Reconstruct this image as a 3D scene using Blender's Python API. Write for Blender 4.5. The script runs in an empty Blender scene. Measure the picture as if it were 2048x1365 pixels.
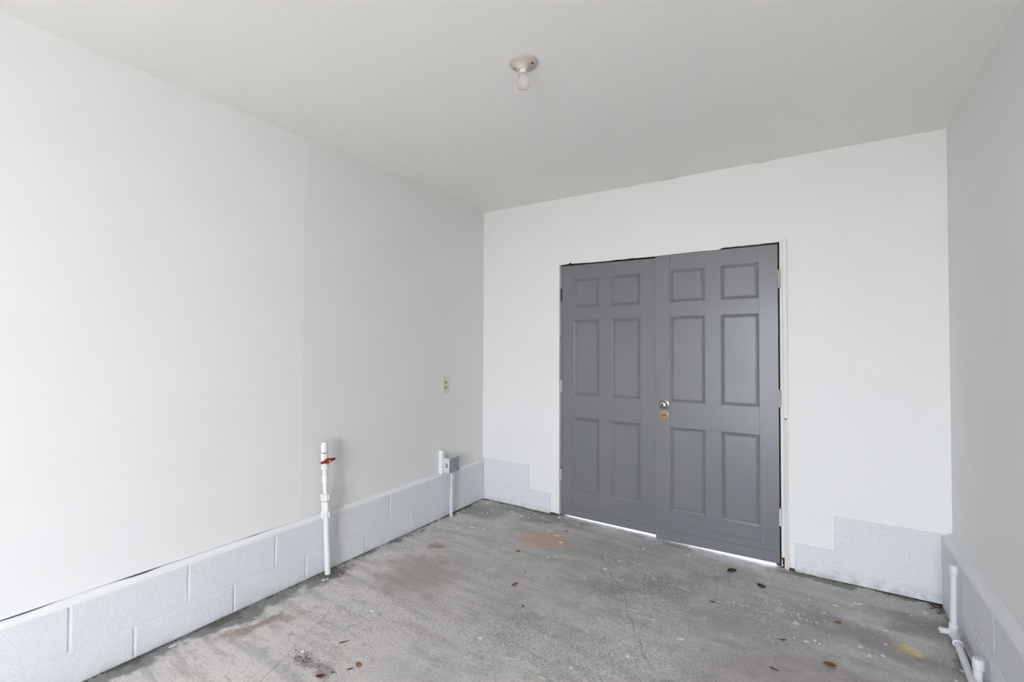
import bpy, bmesh, math, random
from mathutils import Vector, Matrix, noise as mnoise

random.seed(7)
sc = bpy.context.scene
COL = sc.collection

# ------------------------------------------------------------------ camera, sky, exposure
CAM = (2.2904, -3.1513, 1.2661)
YAW, PITCH, ROLL = 0.5683, 0.0184, 0.0029
cam_d = bpy.data.cameras.new('camera')
cam_d.sensor_width = 36.0
cam_d.lens = 911.94 / 2048 * 36.0
cam_d.clip_start = 0.02
cam = bpy.data.objects.new('camera', cam_d)
COL.objects.link(cam)
_f = Vector((-math.sin(YAW) * math.cos(PITCH), math.cos(YAW) * math.cos(PITCH), math.sin(PITCH)))
_r = Vector((math.cos(YAW), math.sin(YAW), 0))
_u = _r.cross(_f)
_R = math.cos(ROLL) * _r + math.sin(ROLL) * _u
_U = -math.sin(ROLL) * _r + math.cos(ROLL) * _u
cam.matrix_world = Matrix(((_R.x, _U.x, -_f.x, CAM[0]), (_R.y, _U.y, -_f.y, CAM[1]),
                           (_R.z, _U.z, -_f.z, CAM[2]), (0, 0, 0, 1)))
sc.camera = cam

world = bpy.data.worlds.new('overcast_sky')
sc.world = world
world.use_nodes = True
bg = world.node_tree.nodes['Background']
bg.inputs['Color'].default_value = (0.85, 0.905, 1.0, 1)      # bright, even, slightly hazy daylight
bg.inputs['Strength'].default_value = 25.5

# where the daylight comes in: the wide open doorway in the wall behind the camera
OPEN_X0, OPEN_X1, OPEN_Z = 1.45, 2.66, 1.95
YF = -6.0
def portal(loc, rot, sx, sy):
    pd = bpy.data.lights.new('daylight_portal', 'AREA')
    pd.shape = 'RECTANGLE'; pd.size = sx; pd.size_y = sy
    pd.cycles.is_portal = True
    po = bpy.data.objects.new('daylight_portal', pd)
    po.location = loc; po.rotation_euler = rot
    COL.objects.link(po)
portal(((OPEN_X0 + OPEN_X1) / 2, YF - 0.02, OPEN_Z / 2 - 0.02), (math.radians(90), 0, 0), OPEN_X1 - OPEN_X0, OPEN_Z + 0.04)

sc.view_settings.view_transform = 'Standard'
sc.view_settings.look = 'None'
sc.view_settings.gamma = 1.0
sc.view_settings.use_curve_mapping = False
sc.view_settings.exposure = 0.0
sc.cycles.max_bounces = 7
sc.cycles.diffuse_bounces = 6
sc.cycles.use_denoising = True

# ------------------------------------------------------------------ room numbers (metres)
W = 2.9192            # right drywall at the back corner
WS = 0.0238           # right wall leans in by this per metre towards the camera
DXL = -0.018          # left drywall plane (block face is x = 0)
DYB = 0.008           # back drywall plane (block face is y = 0)
def zc(x, y): return 2.44 - 0.0100 * x + 0.0084 * y
def zf(x, y): return -0.0107 * x + 0.0048 * (-y)

# ------------------------------------------------------------------ node helpers
def mat(name, color=(0.8, 0.8, 0.8), rough=0.6, metallic=0.0, spec=0.5):
    m = bpy.data.materials.new(name)
    m.use_nodes = True
    b = m.node_tree.nodes['Principled BSDF']
    b.inputs['Base Color'].default_value = (*color, 1)
    b.inputs['Roughness'].default_value = rough
    b.inputs['Metallic'].default_value = metallic
    b.inputs['Specular IOR Level'].default_value = spec
    return m

class NT:
    def __init__(self, m):
        self.t = m.node_tree
        self.b = self.t.nodes['Principled BSDF']
        g = self.t.nodes.new('ShaderNodeNewGeometry')
        self.pos = g.outputs['Position']
    def link(self, a, b): self.t.links.new(a, b)
    def _set(self, sock, v):
        if hasattr(v, 'is_output') or isinstance(v, bpy.types.NodeSocket): self.link(v, sock)
        else: sock.default_value = v
    def math(self, op, a, b=None, c=None, clamp=False):
        n = self.t.nodes.new('ShaderNodeMath'); n.operation = op; n.use_clamp = clamp
        self._set(n.inputs[0], a)
        if b is not None: self._set(n.inputs[1], b)
        if c is not None: self._set(n.inputs[2], c)
        return n.outputs[0]
    def vmath(self, op, a, b=None):
        n = self.t.nodes.new('ShaderNodeVectorMath'); n.operation = op
        self._set(n.inputs[0], a)
        if b is not None: self._set(n.inputs[1], b)
        return n.outputs['Value'] if op in ('LENGTH', 'DISTANCE', 'DOT_PRODUCT') else n.outputs['Vector']
    def noise(self, scale, detail=3, rough=0.55, vec=None, dist=0.0, col=False):
        n = self.t.nodes.new('ShaderNodeTexNoise')
        n.inputs['Scale'].default_value = scale
        n.inputs['Detail'].default_value = detail
        n.inputs['Roughness'].default_value = rough
        n.inputs['Distortion'].default_value = dist
        self.link(vec if vec is not None else self.pos, n.inputs['Vector'])
        return n.outputs['Color' if col else 'Fac']
    def voro(self, scale, vec=None, feature='F1', rand=1.0):
        n = self.t.nodes.new('ShaderNodeTexVoronoi')
        n.feature = feature
        n.inputs['Scale'].default_value = scale
        n.inputs['Randomness'].default_value = rand
        self.link(vec if vec is not None else self.pos, n.inputs['Vector'])
        return n.outputs['Distance']
    def mapr(self, v, a, b, c=0.0, d=1.0, smooth=False):
        n = self.t.nodes.new('ShaderNodeMapRange'); n.clamp = True
        if smooth: n.interpolation_type = 'SMOOTHSTEP'
        self._set(n.inputs['Value'], v)
        for k, x in zip(('From Min', 'From Max', 'To Min', 'To Max'), (a, b, c, d)): n.inputs[k].default_value = x
        return n.outputs['Result']
    def mix(self, fac, a, b, mode='MIX'):
        n = self.t.nodes.new('ShaderNodeMix'); n.data_type = 'RGBA'; n.blend_type = mode
        self._set(n.inputs['Factor'], fac)
        for s, v in ((n.inputs[6], a), (n.inputs[7], b)):
            if isinstance(v, tuple): s.default_value = (*v, 1)
            else: self.link(v, s)
        return n.outputs[2]
    def mapping(self, loc=(0, 0, 0), rot=(0, 0, 0), scale=(1, 1, 1), vec=None, kind='POINT'):
        n = self.t.nodes.new('ShaderNodeMapping'); n.vector_type = kind
        n.inputs['Location'].default_value = loc
        n.inputs['Rotation'].default_value = rot
        n.inputs['Scale'].default_value = scale
        self.link(vec if vec is not None else self.pos, n.inputs['Vector'])
        return n.outputs['Vector']
    def bump(self, h, strength=0.3, dist=0.002, prev=None):
        n = self.t.nodes.new('ShaderNodeBump')
        n.inputs['Strength'].default_value = strength
        n.inputs['Distance'].default_value = dist
        self.link(h, n.inputs['Height'])
        if prev is not None: self.link(prev, n.inputs['Normal'])
        self.link(n.outputs['Normal'], self.b.inputs['Normal'])
        return n.outputs['Normal']
    def color(self, c): self.link(c, self.b.inputs['Base Color'])
    def rough(self, c): self.link(c, self.b.inputs['Roughness'])

# ------------------------------------------------------------------ materials
def paint(name, base, dirt=(0.6, 0.58, 0.54), amt=0.06, rough=0.55, bump=0.25, bscale=90):
    m = mat(name, base, rough, spec=0.3)
    n = NT(m)
    v = n.mapr(n.noise(2.2, 2, 0.6), 0.35, 0.75, 0, amt)
    c = n.mix(v, base, dirt)
    n.color(c)
    if bump > 0: n.bump(n.noise(bscale, 2, 0.6), bump, 0.0012)
    return m

M = {}
M['wall'] = paint('wall_paint', (0.81, 0.808, 0.795), bump=0)
M['wall_b'] = paint('wall_paint_greyer', (0.775, 0.773, 0.76), bump=0)  # slightly greyer tone for the far sheet
M['ceiling'] = paint('ceiling_paint', (0.87, 0.85, 0.81), bump=0)
M['trim'] = paint('trim_paint', (0.79, 0.785, 0.75), dirt=(0.45, 0.40, 0.33), amt=0.16)
M['trim_old'] = paint('trim_old_paint', (0.69, 0.675, 0.63), dirt=(0.40, 0.35, 0.28), amt=0.25)

def block_mat():
    m = mat('block_paint', (0.75, 0.76, 0.78), 0.6, spec=0.3)
    n = NT(m)
    big = n.mapr(n.noise(3.0, 4, 0.6), 0.35, 0.75, 0, 0.16, True)
    c = n.mix(big, (0.73, 0.74, 0.768), (0.675, 0.688, 0.722))
    pores = n.noise(95, 2, 0.6)
    where = n.mapr(n.noise(5.5, 2, 0.5), 0.42, 0.60, 0, 1, True)
    pit = n.math('MULTIPLY', n.mapr(pores, 0.62, 0.66, 0, 1), where)
    # the bare pores are thickest on the masonry at the right end of the back wall
    sx = n.t.nodes.new('ShaderNodeSeparateXYZ'); n.link(n.pos, sx.inputs[0])
    right = n.mapr(sx.outputs['X'], 2.0, 2.5, 0.10, 0.55)
    c = n.mix(n.math('MULTIPLY', pit, right), c, (0.16, 0.155, 0.15))
    # blotchy darker grey just above the floor
    low = n.mapr(sx.outputs['Z'], -0.01, 0.05, 0.5, 0.0)
    c = n.mix(n.math('MULTIPLY', low, n.mapr(n.noise(22, 3, 0.6), 0.45, 0.6)), c, (0.42, 0.40, 0.38))
    n.color(c)
    n.bump(n.noise(55, 4, 0.75), 0.9, 0.0042)
    return m
M['block'] = block_mat()
M['mortar'] = paint('painted_mortar', (0.735, 0.744, 0.768), bump=0.5, bscale=55)
M['ledge'] = paint('painted_ledge', (0.82, 0.82, 0.815), bump=0.6, bscale=70)
M['void'] = mat('cavity_wood_shade', (0.035, 0.03, 0.027), 0.9, spec=0.1)  # dark backing wood, taken near-black to carry the shade inside the gaps

def door_mat():
    m = mat('grey_door_paint', (0.16, 0.162, 0.175), 0.34, spec=0.6)
    n = NT(m)
    v = n.mapr(n.noise(3.0, 4, 0.6), 0.3, 0.75, 0, 1, True)
    c = n.mix(v, (0.168, 0.170, 0.186), (0.180, 0.180, 0.190))
    # scuffs and rubbed spots of paler primer, dark nail-hole chips
    sc_ = n.mapr(n.noise(9, 5, 0.7, vec=n.mapping(scale=(1, 1, 3))), 0.66, 0.72, 0, 0.18)
    c = n.mix(sc_, c, (0.20, 0.198, 0.20))
    chip = n.mapr(n.noise(26, 1, 0.4), 0.79, 0.81, 0, 0.6)
    c = n.mix(chip, c, (0.10, 0.095, 0.09))
    n.color(c)
    n.rough(n.mapr(v, 0, 1, 0.32, 0.38))
    n.bump(n.noise(30, 3, 0.6, vec=n.mapping(scale=(6, 1, 0.6))), 0.12, 0.0015)
    return m
M['door'] = door_mat()
def two_tone(name, a, b, scale, rough=0.85):
    m = mat(name, a, rough, spec=0.2); n = NT(m)
    n.color(n.mix(n.mapr(n.noise(scale, 3, 0.6), 0.4, 0.62), a, b))
    return m
M['nickel'] = mat('satin_nickel', (0.36, 0.355, 0.345), 0.20, 1.0)
M['ring'] = mat('bright_steel_ring', (0.70, 0.69, 0.66), 0.35, 0.7)
M['brass'] = two_tone('worn_brass', (0.40, 0.235, 0.07), (0.22, 0.13, 0.05), 160, 0.34)
M['brass'].node_tree.nodes['Principled BSDF'].inputs['Metallic'].default_value = 0.9
M['black'] = mat('black_hole', (0.012, 0.011, 0.01), 0.7, spec=0.2)
M['hinge_white'] = paint('hinge_painted', (0.72, 0.715, 0.69), dirt=(0.12, 0.10, 0.08), amt=0.75, bump=0.6)
M['hinge_dark'] = mat('hinge_dark_steel', (0.06, 0.055, 0.05), 0.5, 0.6)
M['pvc'] = paint('white_pvc', (0.77, 0.77, 0.76), dirt=(0.52, 0.50, 0.47), amt=0.10, rough=0.38, bump=0.08)
M['pvc_grey'] = paint('painted_pvc', (0.66, 0.672, 0.70), dirt=(0.5, 0.5, 0.5), amt=0.10, rough=0.42, bump=0.15)
M['red'] = mat('red_plastic', (0.20, 0.014, 0.009), 0.4)
M['red_light'] = mat('pale_red_plastic', (0.62, 0.30, 0.26), 0.5)
M['ivory'] = mat('ivory_plastic', (0.72, 0.69, 0.60), 0.35)
M['ivory_dark'] = mat('olive_ivory_plastic', (0.45, 0.41, 0.27), 0.4)
M['porcelain'] = paint('old_porcelain', (0.56, 0.505, 0.45), dirt=(0.42, 0.37, 0.32), amt=0.35, rough=0.3, bump=0.1)
M['slot_shade'] = mat('recess_shade_grey', (0.30, 0.27, 0.24), 0.6)  # shadowy grey painted in for the recessed slot and the pipe gap
M['porcelain_light'] = mat('socket_porcelain', (0.72, 0.67, 0.61), 0.32)

def galv():
    m = mat('galvanised_cover', (0.30, 0.33, 0.38), 0.5, 0.35)
    n = NT(m)
    c = n.mix(n.mapr(n.noise(38, 4, 0.65), 0.35, 0.7), (0.23, 0.255, 0.30), (0.42, 0.45, 0.49))
    n.color(c)
    return m
M['galv'] = galv()

def bulb_mat():
    m = mat('bulb_glass', (0.90, 0.84, 0.81), 0.12)
    b = m.node_tree.nodes['Principled BSDF']
    b.inputs['Transmission Weight'].default_value = 0.72
    b.inputs['IOR'].default_value = 1.22
    return m
M['bulb'] = bulb_mat()
M['rot'] = paint('rotten_red_wood', (0.13, 0.035, 0.02), dirt=(0.05, 0.02, 0.015), amt=0.8, rough=0.85, bump=0.8)
M['leaf_dark'] = two_tone('dark_olive_leaf', (0.045, 0.032, 0.012), (0.10, 0.075, 0.03), 60)
M['leaf_brown'] = two_tone('brown_leaf', (0.17, 0.075, 0.022), (0.30, 0.15, 0.05), 70)
M['leaf_red'] = two_tone('red_brown_leaf', (0.10, 0.022, 0.014), (0.16, 0.04, 0.02), 70)
M['twig'] = two_tone('dark_twig', (0.03, 0.022, 0.016), (0.06, 0.045, 0.03), 90)
M['chip'] = two_tone('brown_chip', (0.20, 0.085, 0.035), (0.28, 0.13, 0.06), 90)
M['dirt'] = two_tone('dark_crumbs', (0.05, 0.038, 0.03), (0.17, 0.13, 0.10), 45)
M['fleck'] = two_tone('white_paint_fleck', (0.56, 0.55, 0.53), (0.70, 0.69, 0.67), 40, 0.7)
M['fleck_beige'] = two_tone('beige_patch', (0.40, 0.37, 0.34), (0.50, 0.48, 0.45), 30, 0.8)
M['ground'] = two_tone('outdoor_concrete', (0.48, 0.45, 0.405), (0.56, 0.53, 0.48), 0.8)

def floor_mat():
    m = mat('worn_concrete', (0.34, 0.32, 0.31), 0.75, spec=0.25)
    n = NT(m)
    warp = n.vmath('SCALE', n.vmath('SUBTRACT', n.noise(6.0, 2, 0.6, col=True), (0.5, 0.5, 0.5)))
    warp.node.inputs['Scale'].default_value = 0.30
    P = n.vmath('ADD', n.pos, warp)
    warp2 = n.vmath('SCALE', n.vmath('SUBTRACT', n.noise(30.0, 2, 0.65, col=True), (0.5, 0.5, 0.5)))
    warp2.node.inputs['Scale'].default_value = 0.10
    P2 = n.vmath('ADD', P, warp2)
    P3 = n.vmath('ADD', n.pos, n.vmath('ADD', warp2, n.vmath('MULTIPLY', warp, (0.25, 0.25, 0.25))))
    def blob(x, y, rx, ry, rot=0, a=0.25, b=1.0, vec=None):
        q = n.mapping(loc=(x, y, 0), rot=(0, 0, math.radians(rot)), scale=(rx, ry, 1), vec=vec or P2, kind='TEXTURE')
        q = n.vmath('MULTIPLY', q, (1, 1, 0))
        return n.mapr(n.vmath('LENGTH', q), a, b, 1, 0, True)
    sep = n.t.nodes.new('ShaderNodeSeparateXYZ'); n.link(n.pos, sep.inputs[0])
    sp2 = n.t.nodes.new('ShaderNodeSeparateXYZ'); n.link(P2, sp2.inputs[0])
    X, Y = sp2.outputs['X'], sp2.outputs['Y']
    # large soft clouds of tone
    cl = n.mapr(n.noise(1.6, 3, 0.62), 0.32, 0.70, 0, 1, True)
    c = n.mix(cl, (0.42, 0.404, 0.402), (0.58, 0.553, 0.538))
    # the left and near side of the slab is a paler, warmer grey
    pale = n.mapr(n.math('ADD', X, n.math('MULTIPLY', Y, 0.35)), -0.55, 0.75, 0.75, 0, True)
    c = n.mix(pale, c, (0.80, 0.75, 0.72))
    # streaks trowelled along the slab, medium mottling
    st = n.noise(5, 4, 0.65, vec=n.mapping(rot=(0, 0, math.radians(28)), scale=(0.5, 2.6, 1)))
    c = n.mix(n.mapr(st, 0.45, 0.66, 0, 0.60, True), c, (0.37, 0.354, 0.352))
    mo = n.noise(14, 4, 0.7)
    c = n.mix(n.mapr(mo, 0.54, 0.68, 0, 0.55, True), c, (0.66, 0.64, 0.63))
    c = n.mix(n.mapr(mo, 0.32, 0.46, 0.55, 0, True), c, (0.33, 0.313, 0.306))
    sf = n.noise(3.2, 4, 0.7, vec=n.mapping(rot=(0, 0, math.radians(31)), scale=(0.6, 2.8, 1)))
    c = n.mix(n.mapr(sf, 0.57, 0.70, 0, 0.55, True), c, (0.68, 0.66, 0.655))      # rubbed pale scuffs
    c = n.mix(n.mapr(sf, 0.30, 0.45, 0.40, 0, True), c, (0.36, 0.295, 0.275))     # faint rusty tinge
    # fine worn texture: sandy grain, with coarser rubbed areas in the middle of the slab
    gr = n.noise(120, 3, 0.85)
    worn = n.math('MAXIMUM', blob(1.65, -0.62, 0.75, 0.50, 20, 0.2, 1.0), n.math('MAXIMUM', blob(0.62, -1.55, 0.60, 0.45, 30), blob(1.5, -1.35, 0.9, 0.35, 10)))
    g_amt = n.math('MULTIPLY_ADD', worn, 0.32, 0.36)
    c = n.mix(n.math('MULTIPLY', n.mapr(gr, 0.51, 0.60), g_amt), c, (0.20, 0.19, 0.187))
    c = n.mix(n.math('MULTIPLY', n.mapr(gr, 0.38, 0.46, 1, 0), n.math('MULTIPLY', g_amt, 0.75)), c, (0.72, 0.70, 0.68))
    # stains of the slab, and darker tones in its corners and edges
    def stain(mask, col, amt, grainy=False):
        nonlocal c
        if grainy: mask = n.math('MULTIPLY', mask, n.mapr(gr, 0.40, 0.60, 0.25, 1.0))
        c = n.mix(n.math('MULTIPLY', mask, amt), c, col)
    stain(blob(0.82, -0.44, 0.26, 0.21, 10, 0.3, 1.0, P3), (0.56, 0.345, 0.25), 0.70)            # salmon patch
    stain(blob(2.655, -0.558, 0.085, 0.055, 28, 0.45, 1.0, P3), (0.84, 0.66, 0.29), 0.95, True)   # yellow patch
    stain(blob(2.75, -0.57, 0.10, 0.05, 25, 0.1, 1.0, P3), (0.36, 0.36, 0.25), 0.5, True)
    stain(blob(0.305, -0.915, 0.12, 0.045, 25, 0.0, 1.0, P3), (0.20, 0.14, 0.09), 0.8)        # brown stain
    stain(blob(0.49, -1.065, 0.07, 0.04, 25, 0.0, 1.0, P3), (0.26, 0.19, 0.12), 0.5)
    stain(blob(1.60, -0.66, 0.48, 0.17, 35, 0.0, 1.0), (0.20, 0.192, 0.195), 0.75, True)           # dark rubbed marks
    stain(blob(1.85, -0.37, 0.32, 0.10, 38, 0.0, 1.0), (0.19, 0.184, 0.182), 0.7, True)
    stain(blob(1.42, -0.80, 0.22, 0.12, 20, 0.0, 1.0), (0.22, 0.21, 0.21), 0.6, True)
    stain(blob(2.00, -0.20, 0.42, 0.09, 0), (0.40, 0.395, 0.36), 0.5)
    stain(blob(1.18, -1.30, 0.10, 0.07, 0), (0.22, 0.205, 0.20), 0.45)
    stain(blob(2.25, -1.02, 0.5, 0.16, 25), (0.33, 0.295, 0.28), 0.5)
    stain(blob(2.52, -0.55, 0.45, 0.12, -25), (0.22, 0.205, 0.20), 0.5)
    stain(blob(2.72, -0.30, 0.22, 0.16, 0), (0.17, 0.15, 0.135), 0.55)
    stain(blob(0.22, -1.98, 0.24, 0.06, 72), (0.30, 0.22, 0.165), 0.75)            # brown wash along the left wall
    stain(blob(0.12, -0.25, 0.35, 0.20, 10), (0.20, 0.165, 0.145), 0.6)            # darker brown back corner
    stain(blob(0.55, -0.10, 0.7, 0.10, 0), (0.19, 0.165, 0.15), 0.55)
    stain(blob(0.06, -1.53, 0.07, 0.20, 0), (0.12, 0.075, 0.06), 0.8)              # dark brown patch at the foot of the standpipe
    stain(blob(0.45, -1.25, 0.30, 0.35, 40), (0.33, 0.27, 0.245), 0.55)
    stain(blob(0.575, -2.02, 0.085, 0.055, 0, 0.1, 1.0, P3), (0.03, 0.028, 0.025), 0.9, True)  # grimy crumble
    stain(blob(0.66, -2.02, 0.085, 0.04, -20), (0.13, 0.12, 0.11), 0.5)
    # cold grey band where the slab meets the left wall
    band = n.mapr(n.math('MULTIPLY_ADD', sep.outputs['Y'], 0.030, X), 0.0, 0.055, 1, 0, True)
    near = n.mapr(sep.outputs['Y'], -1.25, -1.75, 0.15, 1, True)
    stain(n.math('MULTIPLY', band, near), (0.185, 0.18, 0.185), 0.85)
    edge = n.mapr(X, -0.01, 0.03, 1, 0, True)  # darker brown tone along the wall edges of the slab
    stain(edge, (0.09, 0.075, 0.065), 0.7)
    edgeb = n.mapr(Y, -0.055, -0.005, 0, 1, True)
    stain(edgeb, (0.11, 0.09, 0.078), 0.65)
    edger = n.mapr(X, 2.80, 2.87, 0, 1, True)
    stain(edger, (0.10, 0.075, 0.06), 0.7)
    cn = n.noise(9, 4, 0.7)
    # hairline cracks: x runs along a curve of y
    def crack(pts, width, col, amt, wob=0.02):
        nonlocal c
        ys = [q[1] for q in pts]; xs = [q[0] for q in pts]
        y0, y1, x0, x1 = min(ys), max(ys), min(xs) - 0.01, max(xs) + 0.01
        ty = n.mapr(sep.outputs['Y'], y0, y1, 0, 1)
        fc = n.t.nodes.new('ShaderNodeFloatCurve')
        cv = fc.mapping.curves[0]
        k = sorted([((q[1] - y0) / (y1 - y0), (q[0] - x0) / (x1 - x0)) for q in pts])
        cv.points[0].location = k[0]; cv.points[1].location = k[-1]
        for q in k[1:-1]: cv.points.new(*q)
        fc.mapping.update()
        n.link(ty, fc.inputs['Value'])
        cx = n.mapr(fc.outputs[0], 0, 1, x0, x1)
        w = n.math('MULTIPLY', n.math('SUBTRACT', cn, 0.5), wob * 4)
        d = n.math('ABSOLUTE', n.math('ADD', n.math('SUBTRACT', sep.outputs['X'], cx), w))
        inside = n.math('MULTIPLY', n.math('GREATER_THAN', sep.outputs['Y'], y0), n.math('LESS_THAN', sep.outputs['Y'], y1))
        wid = n.math('MULTIPLY', n.mapr(mo, 0.40, 0.60, 0.15, 1.0), width)
        k2 = n.math('MULTIPLY', n.math('LESS_THAN', d, wid), inside)
        c = n.mix(n.math('MULTIPLY', k2, amt), c, col)
        return k2
    ck = crack([(1.148, -0.359), (1.278, -0.522), (1.39, -0.672), (1.484, -0.791), (1.553, -0.928), (1.613, -1.045), (1.661, -1.1235), (1.709, -1.2115), (1.758, -1.271)], 0.0042, (0.19, 0.165, 0.15), 0.6)
    crack([(1.29, -0.53), (1.40, -0.60), (1.45, -0.68)], 0.003, (0.20, 0.175, 0.16), 0.5, 0.01)
    crack([(0.217, 0.0), (0.245, -0.3), (0.266, -0.60), (0.29, -1.0)], 0.005, (0.50, 0.47, 0.45), 0.5, 0.002)
    crack([(0.36, -1.75), (0.62, -2.35)], 0.004, (0.22, 0.20, 0.19), 0.5, 0.004)
    n.color(c)
    n.rough(n.mapr(mo, 0.3, 0.7, 0.62, 0.85))
    n.bump(n.noise(130, 1, 0.7), 0.45, 0.0016)
    return m
M['floor'] = floor_mat()

# ------------------------------------------------------------------ object helpers
def tag(o, label=None, cat=None, group=None, kind=None):
    if label: o['label'] = label
    if cat: o['category'] = cat
    if group: o['group'] = group
    if kind: o['kind'] = kind
    return o

def empty(name, loc):
    o = bpy.data.objects.new(name, None)
    o.empty_display_size = 0.05
    o.location = loc
    COL.objects.link(o)
    return o

WORLD = {}
def origin_of(o):
    v = Vector(o.location)
    return v + origin_of(o.parent) if o.parent else v

def finish(name, bm, m, parent=None, smooth=None, loc=None):
    """bm is in world coordinates; the object sits at loc (default: its parent's origin)."""
    me = bpy.data.meshes.new(name)
    org = Vector(loc) if loc is not None else (origin_of(parent) if parent else Vector((0, 0, 0)))
    bmesh.ops.translate(bm, verts=bm.verts, vec=-org)
    bmesh.ops.recalc_face_normals(bm, faces=bm.faces)
    bm.to_mesh(me); bm.free()
    me.materials.append(m)
    if smooth is not None:
        me.shade_smooth()
        try: me.set_sharp_from_angle(angle=math.radians(smooth))
        except Exception: pass
    o = bpy.data.objects.new(name, me)
    COL.objects.link(o)
    if parent:
        o.parent = parent
        o.location = org - origin_of(parent)
    else:
        o.location = org
    return o

def bx(bm, x0, x1, y0, y1, z0, z1, bevel=0.0, seg=1):
    vs = [bm.verts.new((x, y, z)) for x in (x0, x1) for y in (y0, y1) for z in (z0, z1)]
    fs = [(0, 1, 3, 2), (4, 6, 7, 5), (0, 4, 5, 1), (2, 3, 7, 6), (0, 2, 6, 4), (1, 5, 7, 3)]
    faces = [bm.faces.new([vs[i] for i in f]) for f in fs]
    if bevel:
        es = list({e for f in faces for e in f.edges})
        bmesh.ops.bevel(bm, geom=es, offset=bevel, segments=seg, affect='EDGES', profile=0.6)
    return bm

def box(name, dims, m, parent=None, bevel=0.0, seg=1, smooth=None):
    bm = bmesh.new(); bx(bm, *dims, bevel=bevel, seg=seg)
    return finish(name, bm, m, parent, smooth)

def lathe(bm, prof, origin, axis=(0, 0, 1), n=28, closed=True):
    """prof: list of (radius, distance along axis)."""
    a = Vector(axis).normalized()
    s = a.orthogonal().normalized(); t = a.cross(s)
    o = Vector(origin)
    rings = []
    for r, h in prof:
        if r < 1e-6: rings.append([bm.verts.new(o + a * h)])
        else: rings.append([bm.verts.new(o + a * h + r * (math.cos(2 * math.pi * i / n) * s + math.sin(2 * math.pi * i / n) * t)) for i in range(n)])
    for A, B in zip(rings, rings[1:]):
        for i in range(n):
            j = (i + 1) % n
            if len(A) == 1 and len(B) == 1: continue
            if len(A) == 1: bm.faces.new((A[0], B[i], B[j]))
            elif len(B) == 1: bm.faces.new((A[i], A[j], B[0]))
            else: bm.faces.new((A[i], A[j], B[j], B[i]))
    if closed:
        for R_ in (rings[0], rings[-1]):
            if len(R_) > 2: bm.faces.new(R_)
    return bm

def lathe_obj(name, prof, origin, axis, m, parent=None, n=28, smooth=35, closed=True):
    bm = bmesh.new(); lathe(bm, prof, origin, axis, n, closed)
    return finish(name, bm, m, parent, smooth)

def tube(name, a, b, r, m, parent=None, n=20, r2=None, bev=0.0008):
    a, b = Vector(a), Vector(b); L = (b - a).length
    r2 = r if r2 is None else r2
    return lathe_obj(name, [(r - bev, 0), (r, bev), (r2, L - bev), (r2 - bev, L)], a, b - a, m, parent, n)

def prism(name, outline, y0, y1, m, parent=None):
    """outline in (x, z), extruded from y0 to y1."""
    bm = bmesh.new()
    A = [bm.verts.new((x, y0, z)) for x, z in outline]
    B = [bm.verts.new((x, y1, z)) for x, z in outline]
    bm.faces.new(A); bm.faces.new(B[::-1])
    k = len(A)
    for i in range(k): bm.faces.new((A[i], B[i], B[(i + 1) % k], A[(i + 1) % k]))
    return finish(name, bm, m, parent)

# ------------------------------------------------------------------ ground outside
bm = bmesh.new(); bx(bm, -25, 28, 0.068, 30, -0.30, -0.030)
tag(finish('ground_behind_doors', bm, M['ground']), 'bright pale ground outside, glimpsed under the grey doors', 'ground', kind='structure')
bm = bmesh.new(); bx(bm, -25, 28, -35, YF - 0.001, -0.30, -0.01)
tag(finish('driveway', bm, M['ground']), 'pale concrete yard outside the open doorway behind the viewer', 'ground', kind='structure')

# ------------------------------------------------------------------ floor
bm = bmesh.new()
NX, NY = 120, 240
X0, X1, Y0, Y1 = -0.05, 2.95, YF, 0.067
g = []
for j in range(NY + 1):
    row = []
    for i in range(NX + 1):
        x = X0 + (X1 - X0) * i / NX; y = Y0 + (Y1 - Y0) * j / NY
        h = 0.0022 * (mnoise.noise(Vector((x * 2.3, y * 2.3, 0.3)))) + 0.0009 * mnoise.noise(Vector((x * 9, y * 9, 4.1)))
        h *= min(1.0, max(0.15, (-y) / 0.25))              # trowelled flat towards the door sill
        row.append(bm.verts.new((x, y, zf(x, y) + h)))
    g.append(row)
for j in range(NY):
    for i in range(NX):
        bm.faces.new((g[j][i], g[j][i + 1], g[j + 1][i + 1], g[j + 1][i]))
floor = finish('floor', bm, M['floor'], smooth=60)
tag(floor, 'worn stained grey concrete floor slab with paint flecks and cracks', 'floor', kind='structure')

# ------------------------------------------------------------------ ceiling
bm = bmesh.new()
pts = [(-0.2, 0.2), (3.15, 0.2), (3.15, YF - 0.12), (-0.2, YF - 0.12)]
lo = [bm.verts.new((x, y, zc(x, y))) for x, y in pts]
hi = [bm.verts.new((x, y, 2.62)) for x, y in pts]
bm.faces.new(lo); bm.faces.new(hi[::-1])
for i in range(4): bm.faces.new((lo[i], hi[i], hi[(i + 1) % 4], lo[(i + 1) % 4]))
tag(finish('ceiling', bm, M['ceiling']), 'flat off-white painted ceiling', 'ceiling', kind='structure')

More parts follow.
